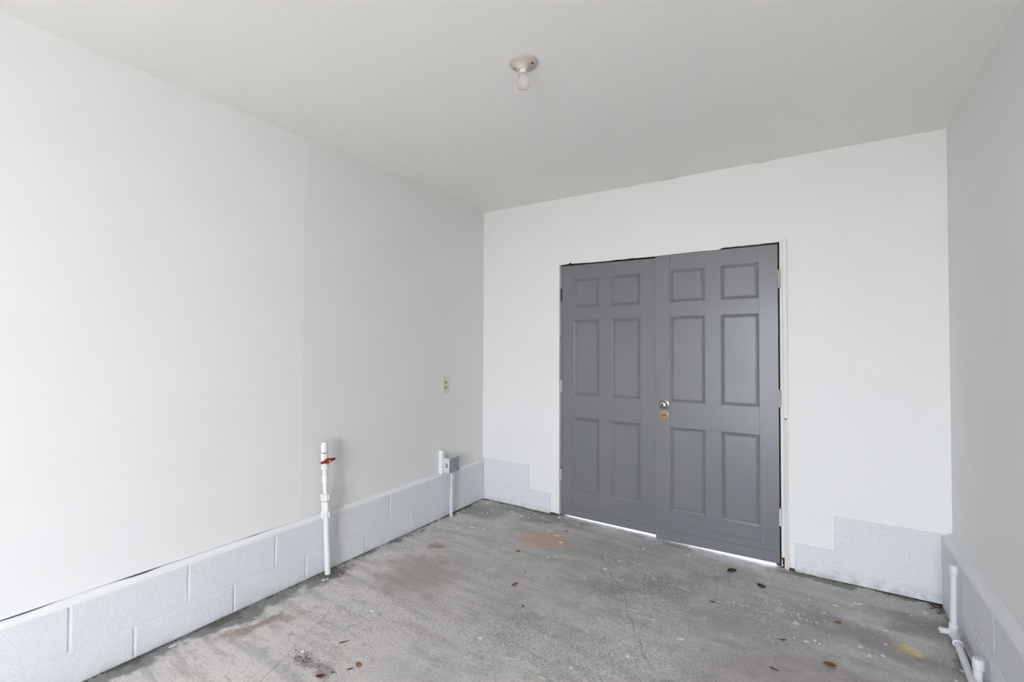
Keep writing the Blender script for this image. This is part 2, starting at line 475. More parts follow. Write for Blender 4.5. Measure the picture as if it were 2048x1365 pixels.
# ------------------------------------------------------------------ block maker
_block_cache = {}
def block(parent, origin, size, name='concrete_block', m='block'):
    """A painted masonry block, softened at its joints; alike blocks share one mesh."""
    key = (round(size[0], 3), round(size[1], 3), round(size[2], 3), m)
    if key not in _block_cache:
        b = bmesh.new()
        bx(b, -size[0] / 2, size[0] / 2, -size[1] / 2, size[1] / 2, -size[2] / 2, size[2] / 2, bevel=0.0035, seg=2)
        me = bpy.data.meshes.new(name)
        bmesh.ops.recalc_face_normals(b, faces=b.faces)
        b.to_mesh(me); b.free()
        me.materials.append(M[m]); me.shade_smooth()
        me.set_sharp_from_angle(angle=math.radians(12))
        _block_cache[key] = me
    o = bpy.data.objects.new(name, _block_cache[key])
    COL.objects.link(o)
    o.parent = parent
    o.location = Vector(origin) - origin_of(parent)
    return o

J = 0.004      # half joint

# ------------------------------------------------------------------ left wall
wall_left = box('wall_left', (-0.16, -0.075, YF, 0.12, -0.05, 2.50), M['void'])
tag(wall_left, 'long white wall on the left above a painted block base', 'wall', kind='structure')
SEAM = -1.663
def sheet_x(name, x0, x1, y0, y1, zlo, ztop, m, parent, rag=0.0, step=0.06):
    """drywall sheet in the y-z plane, lower edge slightly ragged"""
    bm = bmesh.new()
    k = max(2, int(abs(y1 - y0) / step))
    cols = []
    for i in range(k + 1):
        y = y0 + (y1 - y0) * i / k
        zl = zlo + rag * mnoise.noise(Vector((y * 5, 1.7, zlo)))
        zt = ztop(y)
        cols.append([bm.verts.new((x, y, z)) for x in (x0, x1) for z in (zl, zt)])
    for a, b in zip(cols, cols[1:]):
        for q in ((0, 1), (3, 2), (1, 3), (2, 0)):
            bm.faces.new((a[q[0]], b[q[0]], b[q[1]], a[q[1]]))
    bm.faces.new(cols[0][:2] + cols[0][:1:-1]); bm.faces.new(cols[-1][:2] + cols[-1][:1:-1])
    return finish(name, bm, m, parent)
sheet_x('drywall_panel', DXL, DXL - 0.013, YF, SEAM, 0.3395, lambda y: zc(0, y) + 0.01, M['wall'], wall_left, rag=0.003)
sheet_x('drywall_panel', DXL - 0.0006, DXL - 0.0136, SEAM, DYB + 0.01, 0.338, lambda y: zc(0, y) + 0.01, M['wall_b'], wall_left, rag=0.002)
box('mortar', (-0.075, -0.0028, YF, -0.002, 0.004, 0.322), M['block'], wall_left)
up = [-0.002, -0.252, -0.6595, -1.0448, -1.4377, -1.8143, -2.2074, -2.594, -2.99, -3.39, -3.79, -4.19, -4.59, -4.99, -5.39, -5.79, YF + 0.005]
lw = [-0.002, -0.0424, -0.4500, -0.8581, -1.2417, -1.6422, -2.0148, -2.398, -2.80, -3.20, -3.60, -4.00, -4.40, -4.80, -5.20, -5.60, YF + 0.005]
for seq, z0, z1 in ((up, 0.1425, 0.3235), (lw, None, 0.1425)):
    for a, b in zip(seq, seq[1:]):
        ja = J if a != seq[0] else 0
        jb = J if b != seq[-1] else 0
        yA, yB = b + jb, a - ja
        zz0 = (z0 + J) if z0 is not None else max(zf(0, yA), zf(0, yB)) + 0.003
        zz1 = z1 - (J if z1 < 0.2 else 0)
        depth = 0.06
        px = random.uniform(-0.0005, 0.0005)
        block(wall_left, (px - depth / 2, (yA + yB) / 2, (zz0 + zz1) / 2), (depth, round(yB - yA, 3), zz1 - zz0))
# sloped, thickly painted mortar ledge on top of the blocks
def ledge(name, path, parent, m):
    """path: list of (front point, back point, drop) triples"""
    bm = bmesh.new(); rows = []
    for f, b, mid in path:
        rows.append([bm.verts.new(p) for p in (Vector(f) + Vector((0, 0, -0.012)), f, mid, b, Vector(b) + Vector((0, 0, -0.02)))])
    for a, b in zip(rows, rows[1:]):
        for i in range(4): bm.faces.new((a[i], a[i + 1], b[i + 1], b[i]))
    return finish(name, bm, m, parent, smooth=70)
path = []
N = 170
for i in range(N + 1):
    y = YF + 0.01 + (-0.004 - YF - 0.01) * i / N
    n1 = mnoise.noise(Vector((y * 14, 0.1, 0))); n2 = mnoise.noise(Vector((y * 33, 5.1, 0))); n3 = mnoise.noise(Vector((y * 3, 9.1, 0)))
    zt = 0.3225 + 0.0035 * n1 + 0.002 * n2
    gap = 0.0
    for c0, c1, d in ((-2.80, -2.62, 0.0042), (-2.45, -2.30, 0.0048), (-1.95, -1.87, 0.0036), (-1.60, -1.55, 0.0036)):
        if c0 < y < c1: gap = d * math.sin(math.pi * (y - c0) / (c1 - c0))
    path.append(((0.0012 + 0.001 * n2, y, zt), (DXL + 0.0008, y, 0.3385 - gap + 0.0015 * n3), (-0.009 + 0.002 * n1, y, 0.3345 + 0.0025 * n2 - gap * 0.5)))
ledge('mortar_ledge', path, wall_left, M['ledge'])

# ------------------------------------------------------------------ back wall
wall_back = box('wall_back', (-0.16, 0.66, 0.066, 0.11, -0.30, 2.50), M['void'])
tag(wall_back, 'white far wall with the grey double doors set in it', 'wall', kind='structure')
box('framing', (2.225, 3.15, 0.066, 0.11, -0.30, 2.50), M['void'], wall_back)
box('header', (0.655, 2.23, 0.066, 0.11, 1.885, 2.50), M['void'], wall_back)
# drywall with its ragged cut-out over the doors
head = [(0.7064, 1.9190), (0.745, 1.9195), (0.7786, 1.9215), (0.787, 1.9260), (0.7925, 1.9400), (0.797, 1.9290), (0.8079, 1.9215), (0.85, 1.9190), (0.90, 1.9178), (0.96, 1.9150),
        (1.0407, 1.9135), (1.10, 1.9125), (1.16, 1.9150), (1.20, 1.9120), (1.2283, 1.9125), (1.27, 1.9140), (1.30, 1.9112), (1.36, 1.9105), (1.4322, 1.9095), (1.5059, 1.9092), (1.60, 1.9098), (1.7287, 1.9102),
        (1.80, 1.9092), (1.838, 1.9075), (1.852, 1.9150), (1.8659, 1.9205), (1.90, 1.9192), (1.94, 1.9200), (1.97, 1.9180), (2.0185, 1.9185), (2.06, 1.9172), (2.10, 1.9190), (2.14, 1.9178), (2.1735, 1.9180)]
ZT = lambda x: zc(x, 0) + 0.006
outline = [(DXL - 0.005, 0.012), (DXL - 0.005, ZT(0))]
for i in range(1, 60):                                   # top edge, with a few open cracks against the ceiling
    x = 2.95 * i / 60
    dz = 0.0
    if 1.22 < x < 1.30 or 1.44 < x < 1.62 or 2.05 < x < 2.12: dz = -0.0095
    if 2.84 < x < 2.90: dz = -0.010
    outline.append((x, ZT(x) + dz))
outline += [(2.95, ZT(2.95)), (2.95, -0.02), (2.1735, -0.012)]
outline += [(2.1735, 1.0)] + head[::-1]
outline += [(0.7064, 1.2), (0.7054, 0.62), (0.7062, 0.35), (0.7054, 0.16), (0.7066, 0.006), (0.64, 0.009)]
prism('drywall_panel', outline, DYB, DYB + 0.016, M['wall'], wall_back)
# blocks left of the doors (stepped), right of the doors (stepped)
box('mortar', (-0.01, 0.432, 0.0010, 0.03, 0.004, 0.34), M['block'], wall_back)
box('mortar', (0.40, 0.626, 0.0010, 0.03, -0.002, 0.150), M['block'], wall_back)
def bblock(x0, x1, z0, z1, dy=0.0):
    block(wall_back, ((x0 + x1) / 2, 0.015 + dy, (z0 + z1) / 2), (x1 - x0, 0.03, z1 - z0))
bblock(-0.002, 0.4376, 0.1505, 0.3420)
bblock(-0.002, 0.6310, 0.001, 0.1497)
box('mortar', (2.434, 2.90, 0.0010, 0.03, -0.03, 0.325), M['block'], wall_back)
box('mortar', (2.246, 2.90, 0.0010, 0.03, -0.03, 0.134), M['block'], wall_back)
bblock(2.4285, 2.885, 0.1390, 0.3300)
bblock(2.2410, 2.885, -0.026, 0.1380)

# ------------------------------------------------------------------ right wall
def rx(y): return W + WS * y            # drywall plane of the right wall (y is negative)
def rb(y): return 2.8755 + 0.012 * y    # block face of the right wall
bm = bmesh.new()
def rsheet(bm, off0, off1, ya, yb, z0, z1f):
    v = [bm.verts.new((rx(y) + o, y, z)) for y in (ya, yb) for o in (off0, off1) for z in (z0, z1f(y))]
    for f in ((0, 1, 3, 2), (4, 6, 7, 5), (0, 4, 5, 1), (2, 3, 7, 6), (0, 2, 6, 4), (1, 5, 7, 3)): bm.faces.new([v[i] for i in f])
rsheet(bm, 0.06, 0.16, YF - 0.12, 0.12, -0.05, lambda y: 2.50)
wall_right = finish('wall_right', bm, M['void'])
tag(wall_right, 'shaded white wall along the right edge with white pipes at its foot', 'wall', kind='structure')
ztr = lambda y: zc(W, y) + 0.01
bm = bmesh.new(); rsheet(bm, 0, 0.013, -0.982, DYB + 0.01, 0.30, ztr); finish('drywall_panel', bm, M['wall'], wall_right)
bm = bmesh.new(); rsheet(bm, -0.0012, 0.013, YF, -0.982, 0.30, ztr); finish('drywall_panel', bm, M['wall'], wall_right)
bm = bmesh.new()
v = [bm.verts.new((rb(y) + o, y, z)) for y in (YF, 0.0) for o in (0.0012, 0.20) for z in (-0.05, 0.318)]
for f in ((0, 1, 3, 2), (4, 6, 7, 5), (0, 4, 5, 1), (2, 3, 7, 6), (0, 2, 6, 4), (1, 5, 7, 3)): bm.faces.new([v[i] for i in f])
finish('mortar', bm, M['block'], wall_right)
for k in range(16):
    for z0, z1, sh in ((0.139 + 0.003, 0.318, 0.0), (None, 0.139 - 0.003, -0.20)):
        a = 0.0 if k == 0 else -(0.4 * k + sh)
        b = max(-(0.4 * (k + 1) + sh), YF + 0.002)
        if a - b < 0.05: continue
        yA, yB = b + 0.003, a - (0.003 if k else 0.0005)
        zz0 = z0 if z0 else zf(2.87, yA) + 0.002
        o = block(wall_right, (rb((yA + yB) / 2) + 0.03, (yA + yB) / 2, (zz0 + z1) / 2), (0.06, round(yB - yA, 3), z1 - zz0))
        o.rotation_euler.z = -0.012
# rough sloped ledge where the drywall sits back from the blocks
path = []
N = 150
for i in range(N + 1):
    y = -0.003 + (YF + 0.003) * i / N
    n1 = mnoise.noise(Vector((y * 12, 3.1, 0))); n2 = mnoise.noise(Vector((y * 30, 7.1, 0)))
    path.append(((rb(y) - 0.0015 + 0.002 * n2, y, 0.3170 + 0.004 * n1), (rx(y) - 0.0005, y, 0.3420 + 0.003 * n2), ((rb(y) + rx(y)) / 2 + 0.004 * n1, y, 0.3305 + 0.005 * n2)))
ledge('mortar_ledge', path, wall_right, M['mortar'])

# ------------------------------------------------------------------ wall behind the camera
wall_front = box('wall_front', (-0.16, OPEN_X0, YF - 0.12, YF, -0.05, 2.50), M['wall'])
tag(wall_front, 'white wall around the open doorway behind the viewer', 'wall', kind='structure')
box('wall_section', (OPEN_X1, 3.15, YF - 0.12, YF, -0.05, 2.50), M['wall'], wall_front)
box('header', (OPEN_X0, OPEN_X1, YF - 0.12, YF, OPEN_Z, 2.50), M['wall'], wall_front)

# ------------------------------------------------------------------ doors
PROF = [(-0.005, -0.0032), (0.0006, -0.0032), (0.0010, -0.0052), (0.004, -0.0060), (0.015, -0.0115), (0.0165, -0.0140), (0.0215, -0.0140), (0.0230, -0.0105)]
def panel(door, x0, x1, z0, z1, yf):
    def ring(bm, d, h): return [bm.verts.new(p) for p in ((x0 + d, yf - h, z0 + d), (x1 - d, yf - h, z0 + d), (x1 - d, yf - h, z1 - d), (x0 + d, yf - h, z1 - d))]
    bm = bmesh.new()
    d, h = PROF[-2]
    a = ring(bm, d - 0.001, h - 0.0005); b = ring(bm, d, h); c_ = ring(bm, *PROF[-1])
    for A, B in ((a, b), (b, c_)):
        for i in range(4): bm.faces.new((A[i], A[(i + 1) % 4], B[(i + 1) % 4], B[i]))
    bm.faces.new(c_)
    bk = ring(bm, d - 0.001, -0.022)
    bm.faces.new(bk[::-1])
    for i in range(4): bm.faces.new((a[i], bk[i], bk[(i + 1) % 4], a[(i + 1) % 4]))
    p = finish('panel', bm, M['door'], door)
    bm = bmesh.new()
    rs = [ring(bm, d, h) for d, h in PROF[:-1]]
    for A, B in zip(rs, rs[1:]):
        for i in range(4): bm.faces.new((A[i], A[(i + 1) % 4], B[(i + 1) % 4], B[i]))
    finish('moulding', bm, M['door'], p)
    return p

ROWS = [(1.5860, 1.8035), (0.9190, 1.4905), (0.1950, 0.7500)]
def make_door(name, label, x0, x1, yf, zbot, ztop, cols, rails_low, hinge_x, hinge_z, hinge_m):
    root = empty(name, ((x0 + x1) / 2, yf + 0.016, zf((x0 + x1) / 2, 0)))
    tag(root, label, 'door', kind='structure')
    yb = yf + 0.034
    B = 0.0009
    (a0, a1), (b0, b1) = cols
    rz = rails_low[0][1]
    kick = rails_low[-1]
    def part(nm, dims):
        bm = bmesh.new(); bx(bm, *dims, bevel=B)
        for v in bm.verts:                                    # the head of the leaf is out of square
            if v.co.z > 1.88: v.co.z += ztop(v.co.x) - ztop(x0)
        finish(nm, bm, M['door'], root)
    part('stile', (x0, a0, yf, yb, kick[1], ztop(x0)))
    part('stile', (b1, x1, yf, yb, kick[1], ztop(x0)))
    # rails, a few tenths of a millimetre out of flush as on any old door
    part('rail', (a0, b1, yf + 0.0005, yb, ROWS[0][1], ztop(x0)))
    part('rail', (a0, b1, yf + 0.0004, yb, ROWS[1][1], ROWS[0][0]))
    part('rail', (a0, b1, yf + 0.0006, yb, ROWS[2][1], ROWS[1][0]))
    for q, (z0, z1) in enumerate(rails_low[:-1]): part('rail', (a0, b1, yf + 0.0005 - 0.0012 * q, yb, z0, z1))
    # bottom board, cut to the slope of the slab
    bm = bmesh.new(); bx(bm, x0, x1, yf - 0.0024, yb, 0, kick[1], bevel=B)
    for v in bm.verts:
        if v.co.z < 0.01: v.co.z = zbot(v.co.x) + (v.co.z if v.co.z > 0 else 0)
    finish('bottom_board', bm, M['door'], root)
    for (zz0, zz1) in ROWS: part('mullion', (a1, b0, yf + 0.0007, yb, zz0, zz1))
    for (zz0, zz1) in ROWS:
        for c0, c1 in cols: panel(root, c0, c1, zz0, zz1, yf)
    for k, (h0, h1) in enumerate(hinge_z):
        mm = M[hinge_m[k]]
        h = tube('hinge', (hinge_x, yf - 0.003, h0), (hinge_x, yf - 0.003, h1), 0.0052, mm, root, 12)
        seg = (h1 - h0) / 5
        for q in range(5):
            tube('knuckle', (hinge_x, yf - 0.0035, h0 + seg * q + 0.0015), (hinge_x, yf - 0.0035, h0 + seg * (q + 1) - 0.0015), 0.0072 if q % 2 == 0 else 0.0064, mm, h, 12)
        sgn = 1 if hinge_x > (x0 + x1) / 2 else -1
        box('leaf_plate', tuple(sorted((hinge_x, hinge_x + sgn * 0.012))) + (yf - 0.0005, yf + 0.002, h0, h1), mm, h)
    return root

door_1 = make_door('door_1', 'left leaf of the grey six-panel double doors, set back behind the other leaf', 0.7160, 1.4420, 0.030,
                   lambda x: 0.0045 - (x - 0.716) / 0.726 * 0.0045, lambda x: 1.9125 - (x - 0.716) / 0.726 * 0.0120, ((0.8108, 1.0228), (1.1163, 1.3265)), [(0.0835, 0.1950), (0.0575, 0.0835), (0, 0.0573)],
                   0.7125, ((1.641, 1.738), (0.934, 1.030), (0.264, 0.348)), ('hinge_dark', 'hinge_white', 'hinge_white'))
door_2 = make_door('door_2', 'right leaf of the grey double doors with the knob and brass deadbolt', 1.4400, 2.1655, 0.000,
                   lambda x: -0.0102 + (x - 1.44) / 0.7255 * 0.0095, lambda x: 1.9065 - (x - 1.44) / 0.7255 * 0.0035, ((1.5365, 1.7562), (1.8508, 2.0645)), [(0.1085, 0.1950), (0.0625, 0.1085), (0, 0.0625)],
                   2.1690, ((1.637, 1.747), (0.926, 1.031), (0.224, 0.328)), ('hinge_white', 'hinge_white', 'hinge_white'))

# door hardware
def hardware():
    x, z = 1.5000, 0.8990
    k = lathe_obj('knob', [(0.0, 0.0), (0.033, 0.0), (0.033, 0.003), (0.030, 0.007), (0.018, 0.0095), (0.0125, 0.014), (0.0125, 0.026), (0.019, 0.031), (0.0255, 0.038), (0.0265, 0.047), (0.024, 0.054), (0.017, 0.0575), (0.0, 0.058)],
                  (x, 0.0, z), (0, -1, 0), M['nickel'], door_2, 36)
    lathe_obj('turn_button', [(0.0, 0), (0.0085, 0), (0.0085, 0.004), (0.0, 0.0045)], (x, -0.0575, z), (0, -1, 0), M['black'], k, 20)
    box('turn_bar', (x - 0.007, x + 0.007, -0.0665, -0.060, z - 0.0022, z + 0.0022), M['nickel'], k, bevel=0.0008)
    lathe_obj('screw_hole', [(0, 0), (0.0030, 0), (0.0030, 0.0008), (0, 0.0008)], (x + 0.0235, -0.0078, z - 0.001), (0, -1, 0), M['black'], k, 14)
    z2 = 0.8245
    d = lathe_obj('deadbolt', [(0.0, 0.0), (0.0315, 0.0), (0.0315, 0.004), (0.0275, 0.009), (0.024, 0.0105), (0.0, 0.0105)], (x, 0.0, z2), (0, -1, 0), M['ring'], door_2, 36)
    lathe_obj('brass_face', [(0, 0), (0.0240, 0), (0.0240, 0.0035), (0.021, 0.0062), (0.0, 0.0068)], (x, -0.0102, z2), (0, -1, 0), M['brass'], d, 32)
    box('keyhole', (x - 0.0125, x + 0.0125, -0.0186, -0.016, z2 - 0.0026 + 0.003, z2 + 0.0026 + 0.003), M['black'], d, bevel=0.0006)
    lathe_obj('strike_screw', [(0, 0), (0.0032, 0), (0.0028, 0.001), (0, 0.0014)], (1.4340, 0.030, 0.9045), (0, -1, 0), M['pvc'], door_1, 14)
hardware()

# ------------------------------------------------------------------ door frame trims
# right side: flat jamb edge, raised strip ending above the lock, older strip below it, rotten foot
t1 = box('trim_1', (2.1738, 2.1895, 0.0005, 0.05, 0.040, 1.9225), M['trim'], bevel=0.0012)
tag(t1, 'white door jamb edge right of the grey doors, rotten at its foot', 'trim', kind='structure')
bm = bmesh.new()
vs = []
for i in range(6):          # splintered lower end of the jamb
    z = 0.041 - 0.058 * i / 5
    w = 0.0155 - 0.0012 * i - (0.004 if i in (2, 4) else 0)
    xr = 2.1893
    vs.append([bm.verts.new((xr - w, 0.001 + 0.0015 * (i % 2), z)), bm.verts.new((xr, 0.0008, z)), bm.verts.new((xr, 0.045, z)), bm.verts.new((xr - w, 0.045, z))])
for a, b in zip(vs, vs[1:]):
    for i in range(4): bm.faces.new((a[i], a[(i + 1) % 4], b[(i + 1) % 4], b[i]))
bm.faces.new(vs[0]); bm.faces.new(vs[-1][::-1])
finish('rotten_foot', bm, M['rot'], t1)
t2 = box('trim_2', (2.1897, 2.2115, -0.0085, 0.010, 0.866, 1.9300), M['trim'], bevel=0.0015)
tag(t2, 'raised off-white wooden strip right of the doors, ending beside the lock', 'trim', kind='structure')
bm = bmesh.new()
prof = [(0.862, 2.1897, 2.2095), (0.60, 2.1897, 2.2092), (0.30, 2.1898, 2.2088), (0.10, 2.1898, 2.2085), (0.065, 2.1897, 2.2090), (0.045, 2.1893, 2.2135), (0.012, 2.1893, 2.2140), (-0.022, 2.1893, 2.2118)]
rows = [[bm.verts.new(p) for p in ((a, -0.0030, z), (b, -0.0030, z), (b, 0.010, z), (a, 0.010, z))] for z, a, b in prof]
for a, b in zip(rows, rows[1:]):
    for i in range(4): bm.faces.new((a[i], a[(i + 1) % 4], b[(i + 1) % 4], b[i]))
bm.faces.new(rows[0]); bm.faces.new(rows[-1][::-1])
t3 = finish('trim_3', bm, M['trim_old'])
tag(t3, 'older stained strip right of the doors running from lock height to floor', 'trim', kind='structure')
for dx, dz, r in ((0.006, -0.004, 0.0035), (0.010, -0.006, 0.004), (0.0145, -0.003, 0.0028), (0.008, -0.022, 0.002)):
    lathe_obj('old_nail_hole', [(0, 0), (r, 0), (r * 0.9, 0.0005), (0, 0.0006)], (2.1905 + dx, -0.0029, 0.862 + dz), (0, -1, 0), M['dirt'], t3, 9)
# left side: thin split jamb edge
t4 = box('trim_4', (0.7068, 0.7105, 0.0005, 0.05, 1.36, 1.918), M['trim'], bevel=0.0006)
tag(t4, 'narrow white jamb edge left of the grey doors', 'trim', kind='structure')
for z0, z1, dx in ((0.98, 1.355, 0.0012), (0.36, 0.975, 0.0004), (0.004, 0.352, 0.0002)):
    box('jamb_section', (0.7068 - dx, 0.7105 - dx, 0.0010 - dx, 0.05, z0, z1), M['trim'], t4, bevel=0.0006)
# unseen boards added outside to keep daylight out of the gaps around the leaves
box('light_stop_board', (0.64, 0.735, 0.0665, 0.105, -0.03, 1.90), M['void'], t4)
box('light_stop_board', (2.145, 2.24, 0.0365, 0.105, -0.03, 1.90), M['void'], t1)

# ------------------------------------------------------------------ ceiling lampholder with its bulb
lx, ly = 1.357, -1.612
lz = zc(lx, ly)
lamp = empty('ceiling_lampholder', (lx, ly, lz))
tag(lamp, 'round beige porcelain lampholder on the ceiling with a bare bulb', 'ceiling light')
D = (0, 0, -1)
lathe_obj('base', [(0.0, 0), (0.0555, 0), (0.0568, 0.003), (0.0555, 0.0075), (0.050, 0.0105), (0.040, 0.0130), (0.030, 0.0165), (0.0245, 0.0210), (0.0228, 0.0275), (0.0, 0.0275)], (lx, ly, lz), D, M['porcelain'], lamp, 44)
sock = lathe_obj('socket', [(0.0165, 0.0270), (0.0225, 0.0272), (0.0222, 0.0300), (0.0190, 0.0310), (0.0185, 0.0275)], (lx, ly, lz), D, M['porcelain_light'], lamp, 32, closed=False)
bulb = lathe_obj('bulb', [(0.0, 0.020), (0.0145, 0.022), (0.0150, 0.046), (0.0170, 0.052), (0.0215, 0.062), (0.0255, 0.074), (0.0268, 0.084), (0.0255, 0.094), (0.0210, 0.1025), (0.0130, 0.1075), (0.0, 0.1090)], (lx, ly, lz), D, M['bulb'], lamp, 32)
lathe_obj('bulb_collar', [(0.0, 0.024), (0.0158, 0.025), (0.0158, 0.042), (0.0152, 0.047), (0.0, 0.047)], (lx, ly, lz), D, M['porcelain_light'], bulb, 28)
# screw slots: one dark slot towards the right, one in painted shade on the left, a dark spot at the rim
def slot(name, ang, r0, L, w, m, h):
    c_ = Vector((lx + r0 * math.cos(ang), ly + r0 * math.sin(ang), lz - h))
    bm = bmesh.new(); bx(bm, -L / 2, L / 2, -w / 2, w / 2, -0.0015, 0.0015, bevel=0.0006)
    bmesh.ops.rotate(bm, verts=bm.verts, cent=(0, 0, 0), matrix=Matrix.Rotation(ang, 3, 'Z'))
    bmesh.ops.translate(bm, verts=bm.verts, vec=c_)
    finish(name, bm, m, lamp)
slot('screw_slot', 0.10, 0.0365, 0.017, 0.0055, M['black'], 0.0137)
slot('screw_slot', 0.10 + math.pi, 0.0365, 0.016, 0.0065, M['slot_shade'], 0.0137)
slot('rim_spot', 0.45, 0.0560, 0.004, 0.004, M['black'], 0.003)

# ------------------------------------------------------------------ outlet on the left wall
oy, oz = -0.4815, 0.9915
xw = DXL - 0.0006
outlet = empty('wall_outlet', (xw, oy, oz - 0.0645))
tag(outlet, 'ivory duplex power outlet on the left wall near the far corner', 'outlet')
bm = bmesh.new(); bx(bm, xw, xw + 0.006, oy - 0.043, oy + 0.043, oz - 0.0645, oz + 0.0645, bevel=0.003, seg=2)
finish('cover_plate', bm, M['ivory'], outlet, smooth=40)
for s in (1, -1):
    zc_ = oz + s * 0.0195
    bm = bmesh.new()
    k = 24
    ringv = []
    for h, sc_ in ((0.0055, 1.0), (0.0075, 1.0), (0.008, 0.93)):
        rr = []
        for i in range(k):
            a = 2 * math.pi * i / k
            yy, zz = 0.0165 * math.cos(a), 0.0165 * math.sin(a)
            zz = max(-0.0125, min(0.0125, zz))
            rr.append(bm.verts.new((xw + h, oy + yy * sc_, zc_ + zz * sc_)))
        ringv.append(rr)
    for A, B in zip(ringv, ringv[1:]):
        for i in range(k): bm.faces.new((A[i], A[(i + 1) % k], B[(i + 1) % k], B[i]))
    bm.faces.new(ringv[-1])
    rec = finish('receptacle', bm, M['ivory_dark'], outlet)
    for dy in (-0.0062, 0.0062):
        box('slot', (xw + 0.0072, xw + 0.0083, oy + dy - 0.0011, oy + dy + 0.0011, zc_ - 0.001, zc_ + 0.0075), M['black'], rec)
    lathe_obj('ground_hole', [(0, 0), (0.0024, 0), (0.0024, 0.0006), (0, 0.0006)], (xw + 0.0078, oy, zc_ - 0.0065), (1, 0, 0), M['black'], rec, 12)
lathe_obj('plate_screw', [(0, 0), (0.0035, 0), (0.003, 0.0012), (0, 0.0016)], (xw + 0.006, oy, oz), (1, 0, 0), M['ivory'], outlet, 14)

# ------------------------------------------------------------------ junction box with conduit
jb = empty('junction_box', (0.035, -0.4650, zf(0.03, -0.46)))
tag(jb, 'white metal junction box with grey cover on a conduit, far end of left wall', 'junction box')
jx0, jx1 = 0.012, 0.068
jy0, jy1, jz0, jz1 = -0.5310, -0.4150, 0.3425, 0.4500
bm = bmesh.new(); bx(bm, jx0, jx1, jy0, jy1, jz0, jz1, bevel=0.0015)
body = finish('box_body', bm, M['pvc_grey'], jb)
cov = box('cover', (jx1, jx1 + 0.0022, jy0 - 0.0005, jy1 + 0.0005, jz0 - 0.0005, jz1 + 0.0005), M['galv'], jb, bevel=0.0006)
for cy_, cz_, m_ in ((jy0 + 0.010, jz1 - 0.008, 'pvc'), (jy1 - 0.012, jz0 + 0.010, 'black')):
    lathe_obj('cover_screw', [(0, 0), (0.0042, 0), (0.0036, 0.0014), (0, 0.002)], (jx1 + 0.002, cy_, cz_), (1, 0, 0), M[m_], cov, 12)
# torn knockout on the side facing the room
bm = bmesh.new()
random.seed(3)
pts = []
for i in range(13):
    a = 2 * math.pi * i / 13
    r = 0.0125 * (0.75 + 0.5 * random.random())
    pts.append(bm.verts.new((0.040 + r * 0.9 * math.cos(a), jy0 - 0.0006, 0.397 + r * 1.25 * math.sin(a))))
bm.faces.new(pts)
ext = bmesh.ops.extrude_face_region(bm, geom=bm.faces[:])
bmesh.ops.translate(bm, verts=[e for e in ext['geom'] if isinstance(e, bmesh.types.BMVert)], vec=(0, -0.0006, 0))
ko = finish('knockout', bm, M['hinge_dark'], body)
for k in range(3):
    bm = bmesh.new(); bx(bm, 0.0335 + 0.005 * k, 0.0360 + 0.005 * k, jy0 - 0.004, jy0 - 0.0008, 0.388 + 0.003 * k, 0.402 + 0.002 * k, bevel=0.0006)
    finish('wire_end', bm, M['pvc_grey'], ko)
# wooden raceway behind, conduit down to the slab
box('raceway', (DXL - 0.001, 0.014, -0.5500, -0.5170, 0.3340, 0.5060), M['wall'], jb, bevel=0.0018)
con = tube('conduit', (0.0360, -0.4650, 0.345), (0.0330, -0.4650, zf(0.03, -0.46) - 0.002), 0.0112, M['pvc_grey'], jb, 20)
lathe_obj('connector', [(0, 0), (0.0150, 0), (0.0150, 0.010), (0.0125, 0.012), (0.0, 0.012)], (0.0360, -0.4650, jz0 - 0.001), (0, 0, -1), M['pvc_grey'], con, 8, smooth=20)

# ------------------------------------------------------------------ standpipe with red valve
foot = Vector((0.038, -1.5330, zf(0.03, -1.53) - 0.002))
top = Vector((0.050, -1.5725, 0.744))
ax = (top - foot); L = ax.length; axn = ax.normalized()
def at(z): return foot + ax * ((z - foot.z) / ax.z)
sp = empty('standpipe', foot)
tag(sp, 'white plastic standpipe with red valve handle rising by the left wall', 'water pipe')
def seg(name, z0, z1, r, parent=sp, n=22, m='pvc', bev=0.0012): return tube(name, at(z0), at(z1), r, M[m], parent, n, bev=bev)
seg('lower_pipe', foot.z, 0.345, 0.0158)
def union(name, z0, z1, r):
    o = seg(name, z0, z1, r - 0.0015)
    s_ = axn.orthogonal().normalized(); t_ = axn.cross(s_)
    for i in range(10):
        a = 2 * math.pi * i / 10
        c0 = at(z0 + 0.004) + (r - 0.0012) * (math.cos(a) * s_ + math.sin(a) * t_)
        c1 = at(z1 - 0.004) + (r - 0.0012) * (math.cos(a) * s_ + math.sin(a) * t_)
        tube('grip_rib', c0, c1, 0.0032, M['pvc'], o, 7)
    return o
union('union_nut', 0.326, 0.366, 0.0265)
b_ = seg('union_body', 0.366, 0.421, 0.0215)
for a in range(6):
    s_ = axn.orthogonal().normalized(); t_ = axn.cross(s_)
    d_ = math.cos(a * math.pi / 3) * s_ + math.sin(a * math.pi / 3) * t_
    tube('flange_rib', at(0.372) + d_ * 0.0205, at(0.415) + d_ * 0.0205, 0.0035, M['pvc'], b_, 7)
union('union_nut', 0.425, 0.462, 0.0265)
seg('riser', 0.455, 0.535, 0.0130)
seg('coupling', 0.523, 0.571, 0.0170)
seg('riser', 0.565, 0.608, 0.0136)
vb = seg('valve_body', 0.604, 0.688, 0.0192)
seg('collar', 0.598, 0.618, 0.0212, vb)
seg('collar', 0.674, 0.687, 0.0208, vb)
seg('pipe_neck', 0.684, 0.698, 0.0165, sp, m='slot_shade')  # dark ring paints in the shaded gap under the top socket
seg('top_socket', 0.695, 0.738, 0.0192)
seg('top_plug', 0.736, 0.750, 0.0160)
